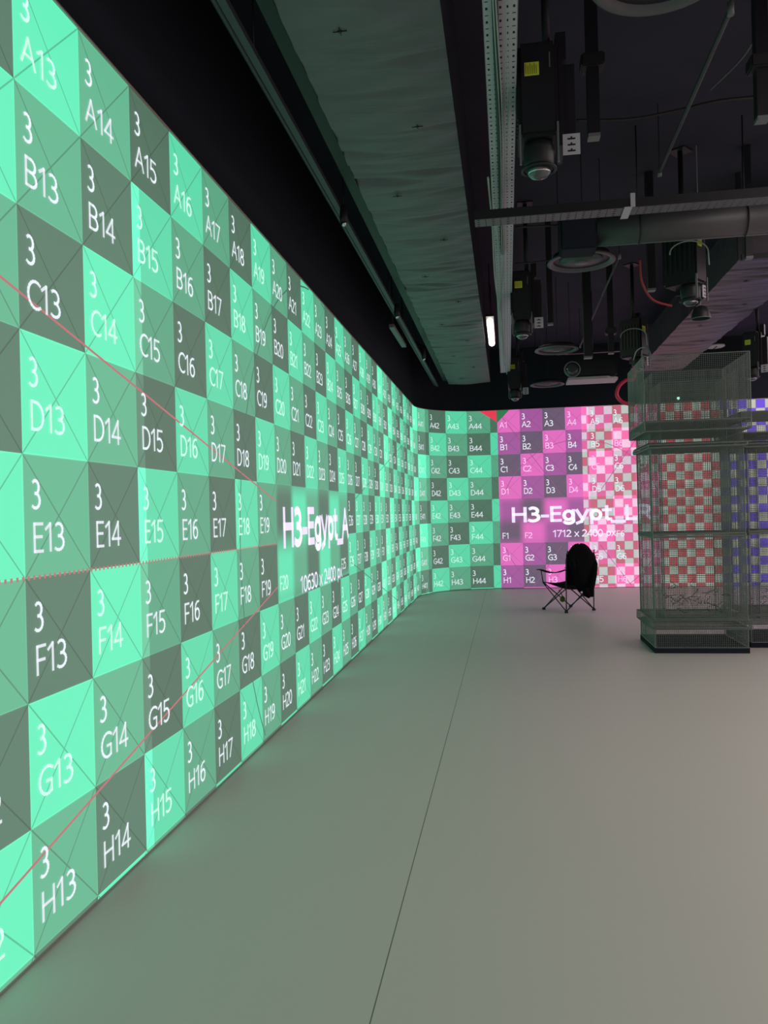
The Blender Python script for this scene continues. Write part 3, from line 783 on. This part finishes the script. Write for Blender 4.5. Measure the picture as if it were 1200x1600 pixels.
# end frame of the second duct
root = empty('duct_frame', (2.73, 8.2, 3.9), label='black bracket frame at near end of pink-lit duct', cat='frame')
mb = MB(); mb.box((-.43, -.03, 0), (.43, .02, .05)); mb.build('crossbar', M_DKMETAL, root)
for s in (-1, 1):
    mb = MB(); mb.box((s*.44-.02, -.02, 0), (s*.44+.02, .02, ZC-3.9)); mb.build('upright', M_DKMETAL, root)

# ------------------------------------------------------------------ wire mesh columns
WR = .00095; PT = .0195
def wire(mb, a, b, r=WR):
    a, b = Vector(a), Vector(b); d = (b-a).normalized(); u = Vector((0, 0, 1)) if abs(d.z) < .9 else Vector((1, 0, 0))
    x = d.cross(u).normalized()*r*1.4; y = d.cross(x).normalized()*r*1.4; n = len(mb.v)
    for q in (a, b): mb.v += [tuple(q+x), tuple(q+y), tuple(q-x), tuple(q-y)]
    for k in range(4): mb.face((n+k, n+(k+1) % 4, n+4+(k+1) % 4, n+4+k))
def mesh_box(mb, x0, x1, y0, y1, z0, z1, pitch=PT, jit=.0, faces='FBLR', r=WR, top=False, bot=False):
    R_ = random.Random(int((x0+z0)*1000))
    def panel(o, U, V, lu, lv):
        nu, nv = max(1, round(lu/pitch)), max(1, round(lv/pitch)); nrm = U.cross(V)
        bow = R_.uniform(-jit, jit)
        for i in range(nu+1):
            a = o+U*(lu*i/nu)+nrm*R_.uniform(-jit, jit)*.3; wire(mb, a, a+V*lv, r)
        for j in range(nv+1):
            a = o+V*(lv*j/nv)+nrm*R_.uniform(-jit, jit)*.3; wire(mb, a, a+U*lu, r)
    X, Y, Z = Vector((1, 0, 0)), Vector((0, 1, 0)), Vector((0, 0, 1))
    if 'F' in faces: panel(Vector((x0, y0, z0)), X, Z, x1-x0, z1-z0)
    if 'B' in faces: panel(Vector((x0, y1, z0)), X, Z, x1-x0, z1-z0)
    if 'L' in faces: panel(Vector((x0, y0, z0)), Y, Z, y1-y0, z1-z0)
    if 'R' in faces: panel(Vector((x1, y0, z0)), Y, Z, y1-y0, z1-z0)
    if top: panel(Vector((x0, y0, z1)), X, Y, x1-x0, y1-y0)
    if bot: panel(Vector((x0, y0, z0)), X, Y, x1-x0, y1-y0)
def edges(mb, x0, x1, y0, y1, z0, z1, r=.004):
    for x in (x0, x1):
        for y in (y0, y1): wire(mb, (x, y, z0), (x, y, z1), r)
    for z in (z0, z1):
        wire(mb, (x0, y0, z), (x1, y0, z), r); wire(mb, (x0, y1, z), (x1, y1, z), r); wire(mb, (x0, y0, z), (x0, y1, z), r); wire(mb, (x1, y0, z), (x1, y1, z), r)

def column(x, y, W, cap, label, htop):
    root = empty('wire_mesh_column', (x, y, 0), label=label, cat='mesh column', group='wire mesh columns')
    h = W/2
    mb = MB(); mb.box((-h, -h, 0), (h, h, .055)); mb.build('base_plinth', M_BLACK, root)
    mb = MB(); mesh_box(mb, -h+.01, h-.01, -h+.01, h-.01, .055, .26, top=False, jit=.004); edges(mb, -h+.01, h-.01, -h+.01, h-.01, .055, .26); mb.build('pedestal_mesh', M_WIRE, root)
    mb = MB(); mesh_box(mb, -h-.03, h+.03, -h-.03, h+.03, .25, .345, top=True, bot=True, jit=.004, pitch=.022); mb.build('pedestal_ledge', M_WIRE, root)
    s = h-.01
    mb = MB(); mesh_box(mb, -s, s, -s, s, .34, 2.15, jit=.006); edges(mb, -s, s, -s, s, .34, 2.15, .0035); mb.build('outer_shaft_mesh', M_WIRE, root)
    s2 = h-.14
    mb = MB(); mesh_box(mb, -s2, s2, -s2, s2, .3, htop-.25, jit=.006, pitch=.02); edges(mb, -s2, s2, -s2, s2, .3, htop-.25, .0035); mb.build('inner_shaft_mesh', M_WIRE, root)
    mb = MB(); mesh_box(mb, -s+.0, s, -s, s, 1.215, 1.235, top=True, pitch=.02, faces='FBLR'); edges(mb, -s, s, -s, s, 1.215, 1.24, .007); mb.build('middle_ledge', M_WIRE, root)
    e = h+.055
    mb = MB(); mesh_box(mb, -h-.02, h+.02, -h-.02, h+.02, 2.15, 2.20, top=True, bot=True, pitch=.022); edges(mb, -h-.02, h+.02, -h-.02, h+.02, 2.15, 2.18, .006); mb.build('lower_cornice', M_WIRE, root)
    if cap:
        mb = MB(); mesh_box(mb, -e, e, -e, e, 2.32, 2.42, top=True, bot=True, pitch=.019, r=.001); edges(mb, -e, e, -e, e, 2.32, 2.42, .005); mb.build('upper_cornice', M_WIRE, root)
        mb = MB(); mesh_box(mb, -s, s, -s, s, 2.19, 2.33, jit=.004); mb.build('neck_mesh', M_WIRE, root)
        mb = MB(); mesh_box(mb, -e, e, -e, e, 2.42, htop, jit=.006); edges(mb, -e, e, -e, e, 2.42, htop, .004); mb.build('capital_mesh', M_WIRE, root)
        mb = MB(); mesh_box(mb, -e+.1, e-.1, -e+.1, e-.1, 2.42, htop-.16, jit=.01, pitch=.022); mb.build('inner_capital_mesh', M_WIRE, root)
    else:
        mb = MB(); mesh_box(mb, -e, e, -e, e, 2.30, htop, top=True, bot=True, pitch=.019); edges(mb, -e, e, -e, e, 2.3, htop, .005); mb.build('upper_cornice', M_WIRE, root)
        mb = MB(); mesh_box(mb, -s, s, -s, s, 2.19, 2.31, jit=.004); mb.build('neck_mesh', M_WIRE, root)
    # crumpled loose wire lying inside the foot
    mb = MB(); R_ = random.Random(int(x*10))
    for k in range(26):
        P = []; a = Vector((R_.uniform(-s2, s2), R_.uniform(-s2, s2), R_.uniform(.42, .68)))
        for i in range(5): P.append(a.copy()); a += Vector((R_.uniform(-.09, .09), R_.uniform(-.09, .09), R_.uniform(-.07, .06))); a.x = max(-s2, min(s2, a.x)); a.y = max(-s2, min(s2, a.y)); a.z = max(.36, a.z)
        mb.tube(P, .003, 4)
    props(mb.build('crumpled_wire', M_DKMETAL, root), kind='stuff')
    return root
column(1.96, 9.18, .94, True, 'tall square column of layered wire mesh in front, with wide capital', 3.1)
column(3.03, 9.55, .98, False, 'square wire mesh column behind on the right, cut by picture edge', 2.52)

# ------------------------------------------------------------------ folding camp chair
chx, chy = .885, 12.5
root = empty('folding_camp_chair', (chx, chy, 0), math.atan2(.57, .82), label='black folding camp chair seen from behind, facing the pink wall', cat='chair')
hw, hd = .26, .27     # local: x across the back, +y to the front
SH = .41
for sx, sy in ((-1, -1), (1, -1), (-1, 1), (1, 1)):
    mb = MB()
    mb.lathe([(.026, 0), (.028, .02), (.018, .035)], c=(sx*hw, sy*hd, 0), n=12); mb.build('foot', M_TUBE, root)
rail = .0085
def leg(a, b):
    mb = MB(); mb.tube([a, b], rail, 8); mb.build('leg', M_TUBE, root)
# crossing legs on all four sides
leg((-hw, -hd, .02), (hw-.02, -hd, SH)); leg((hw, -hd, .02), (-hw+.02, -hd+.01, SH))
leg((-hw, hd, .02), (hw-.02, hd, SH)); leg((hw, hd, .02), (-hw+.02, hd+.01, SH))
leg((-hw, -hd, .02), (-hw, hd, SH)); leg((-hw, hd, .02), (-hw+.01, -hd, SH-.05))
leg((hw, -hd, .02), (hw, hd, SH)); leg((hw, hd, .02), (hw-.01, -hd, SH-.05))
for sx in (-1, 1):
    mb = MB(); mb.tube([(sx*hw, -hd, .02), (sx*hw, -hd-.015, .5), (sx*(hw-.01), -hd-.05, .92)], rail, 8); mb.build('back_post', M_TUBE, root)
    mb = MB(); mb.tube([(sx*hw, hd, SH), (sx*(hw+.01), hd+.03, .60)], rail, 8); mb.build('arm_post', M_TUBE, root)
    mb = MB()   # slightly sagging fabric armrest
    n = 10
    for i in range(n+1):
        t = i/n; y = -hd-.02+(2*hd+.14)*t; z = .64-.045*sin(pi*min(1, t*1.15))-.03*t
        wd = .018+.022*sin(pi*t)
        for dx, dz in ((-wd, .006), (wd, .006), (wd, -.006), (-wd, -.006)): mb.v.append((sx*(hw+.012)+dx, y, z+dz))
    for i in range(n):
        for k in range(4): mb.face((i*4+k, i*4+(k+1) % 4, i*4+4+(k+1) % 4, i*4+4+k))
    mb.face((0, 1, 2, 3)); mb.face((n*4+3, n*4+2, n*4+1, n*4)); mb.build('armrest', M_FABRIC, root)
mb = MB(); nn = 12; mb.smooth = True    # sagging seat sling with thickness
for s_ in (0, 1):
    for j in range(nn+1):
        for i in range(nn+1):
            a, b = i/nn, j/nn; z = SH+.02-.085*sin(pi*a)*(.35+.65*sin(pi*min(1, b*.9+.1)))-.03*(1-b)-.012*s_
            mb.v.append(((a*2-1)*hw, (b*2-1)*hd, z))
K = (nn+1)**2
for j in range(nn):
    for i in range(nn):
        n = j*(nn+1)+i; mb.face((n, n+1, n+nn+2, n+nn+1)); mb.face((K+n, K+n+nn+1, K+n+nn+2, K+n+1))
mb.smooth = False
for i in range(nn):
    for (a, b) in ((i, i+1), (nn*(nn+1)+i+1, nn*(nn+1)+i), ((i+1)*(nn+1), i*(nn+1)), (i*(nn+1)+nn, (i+1)*(nn+1)+nn)): mb.face((a, K+a, K+b, b))
mb.build('seat', M_FABRIC, root)
mb = MB(); mb.smooth = True    # backrest: padded sheet with arched top
for s_ in (0, 1):
    for j in range(nn+1):
        b = j/nn; wdt = hw if b < .7 else hw*(1-.45*((b-.7)/.3)**2)
        for i in range(nn+1):
            a = i/nn*2-1; z = .40+.53*b+(.03*(1-a*a) if j == nn else 0)
            y = -hd-.03*b+.035*(1-a*a)+(.02 if s_ else -.0)
            mb.v.append((a*wdt*.97, y, z))
for j in range(nn):
    for i in range(nn):
        n = j*(nn+1)+i; mb.face((n, n+nn+1, n+nn+2, n+1)); mb.face((K+n, K+n+1, K+n+nn+2, K+n+nn+1))
mb.smooth = False
for i in range(nn):
    for (a, b) in ((i, i+1), (nn*(nn+1)+i+1, nn*(nn+1)+i), ((i+1)*(nn+1), i*(nn+1)), (i*(nn+1)+nn, (i+1)*(nn+1)+nn)): mb.face((a, b, K+b, K+a))
mb.build('backrest', M_FABRIC, root)

# black jacket hung over the chair back: folded shell with shoulders, hem and a dangling sleeve
jr = empty('draped_jacket', (chx, chy, 0), math.atan2(.57, .82), label='black jacket draped over the back of the camp chair', cat='jacket')
prof = [ # z, centre x, half width, y centre, half depth
 (.30, .05, .09, -.31, .035), (.36, .04, .13, -.32, .05), (.43, .02, .165, -.33, .06), (.52, .0, .20, -.335, .062), (.62, .0, .212, -.34, .066), (.70, .0, .235, -.345, .07),
 (.755, -.005, .262, -.34, .085), (.82, -.005, .268, -.33, .095), (.865, .0, .255, -.32, .10), (.89, .0, .215, -.31, .10), (.93, .005, .18, -.305, .09), (.97, .005, .14, -.30, .08), (1.0, .005, .09, -.30, .06), (1.012, .005, .03, -.30, .02)]
mb = MB(); mb.smooth = True; N = 36; R_ = random.Random(4)
for (z, cx, w_, cy, d_) in prof:
    for k in range(N):
        t = 2*pi*k/N; fo = 1+.07*sin(5*t+z*9)+.05*sin(9*t-z*14)
        mb.v.append((cx+w_*cos(t)*(1+.03*sin(7*z*3+t*3)), cy+d_*sin(t)*fo, z+.012*sin(3*t+z*7)))
for i in range(len(prof)-1):
    for k in range(N): mb.face((i*N+k, i*N+(k+1) % N, (i+1)*N+(k+1) % N, (i+1)*N+k))
mb.smooth = False; mb.face([k for k in range(N)][::-1]); mb.face([(len(prof)-1)*N+k for k in range(N)])
mb.build('body', M_FABRIC, jr)
mb = MB(); mb.tube([(.19, -.33, .82), (.20, -.37, .70), (.17, -.39, .56), (.12, -.40, .42), (.08, -.40, .33), (.09, -.40, .27), (.13, -.40, .25)], [.05, .055, .052, .055, .06, .055, .035], 14); mb.build('sleeve', M_FABRIC, jr)
mb = MB(); mb.tube([(-.20, -.34, .81), (-.225, -.38, .74), (-.215, -.385, .68), (-.18, -.37, .6)], [.04, .05, .045, .02], 14); mb.build('sleeve', M_FABRIC, jr)
mb = MB(); mb.tube([(.0, -.40, .36), (.02, -.40, .27), (.07, -.40, .235)], [.05, .055, .035], 12); mb.build('hem_fold', M_FABRIC, jr)

# small dark yellow bundle hanging beneath the seat
q = onY(879, 936, 12.45)
hr = empty('hanging_bundle', q, label='small dark yellow pouch hanging below the chair seat', cat='pouch')
mb = MB(); mb.lathe([(.01, -.045), (.035, -.03), (.042, 0), (.03, .03), (.012, .045)], n=16); mb.build('pouch', M_YBALL, hr)
mb = MB(); mb.tube([(0, 0, .04), (-.02, .01, .09), (-.05, .02, .14)], .006, 6); mb.build('strap', M_TUBE, hr)
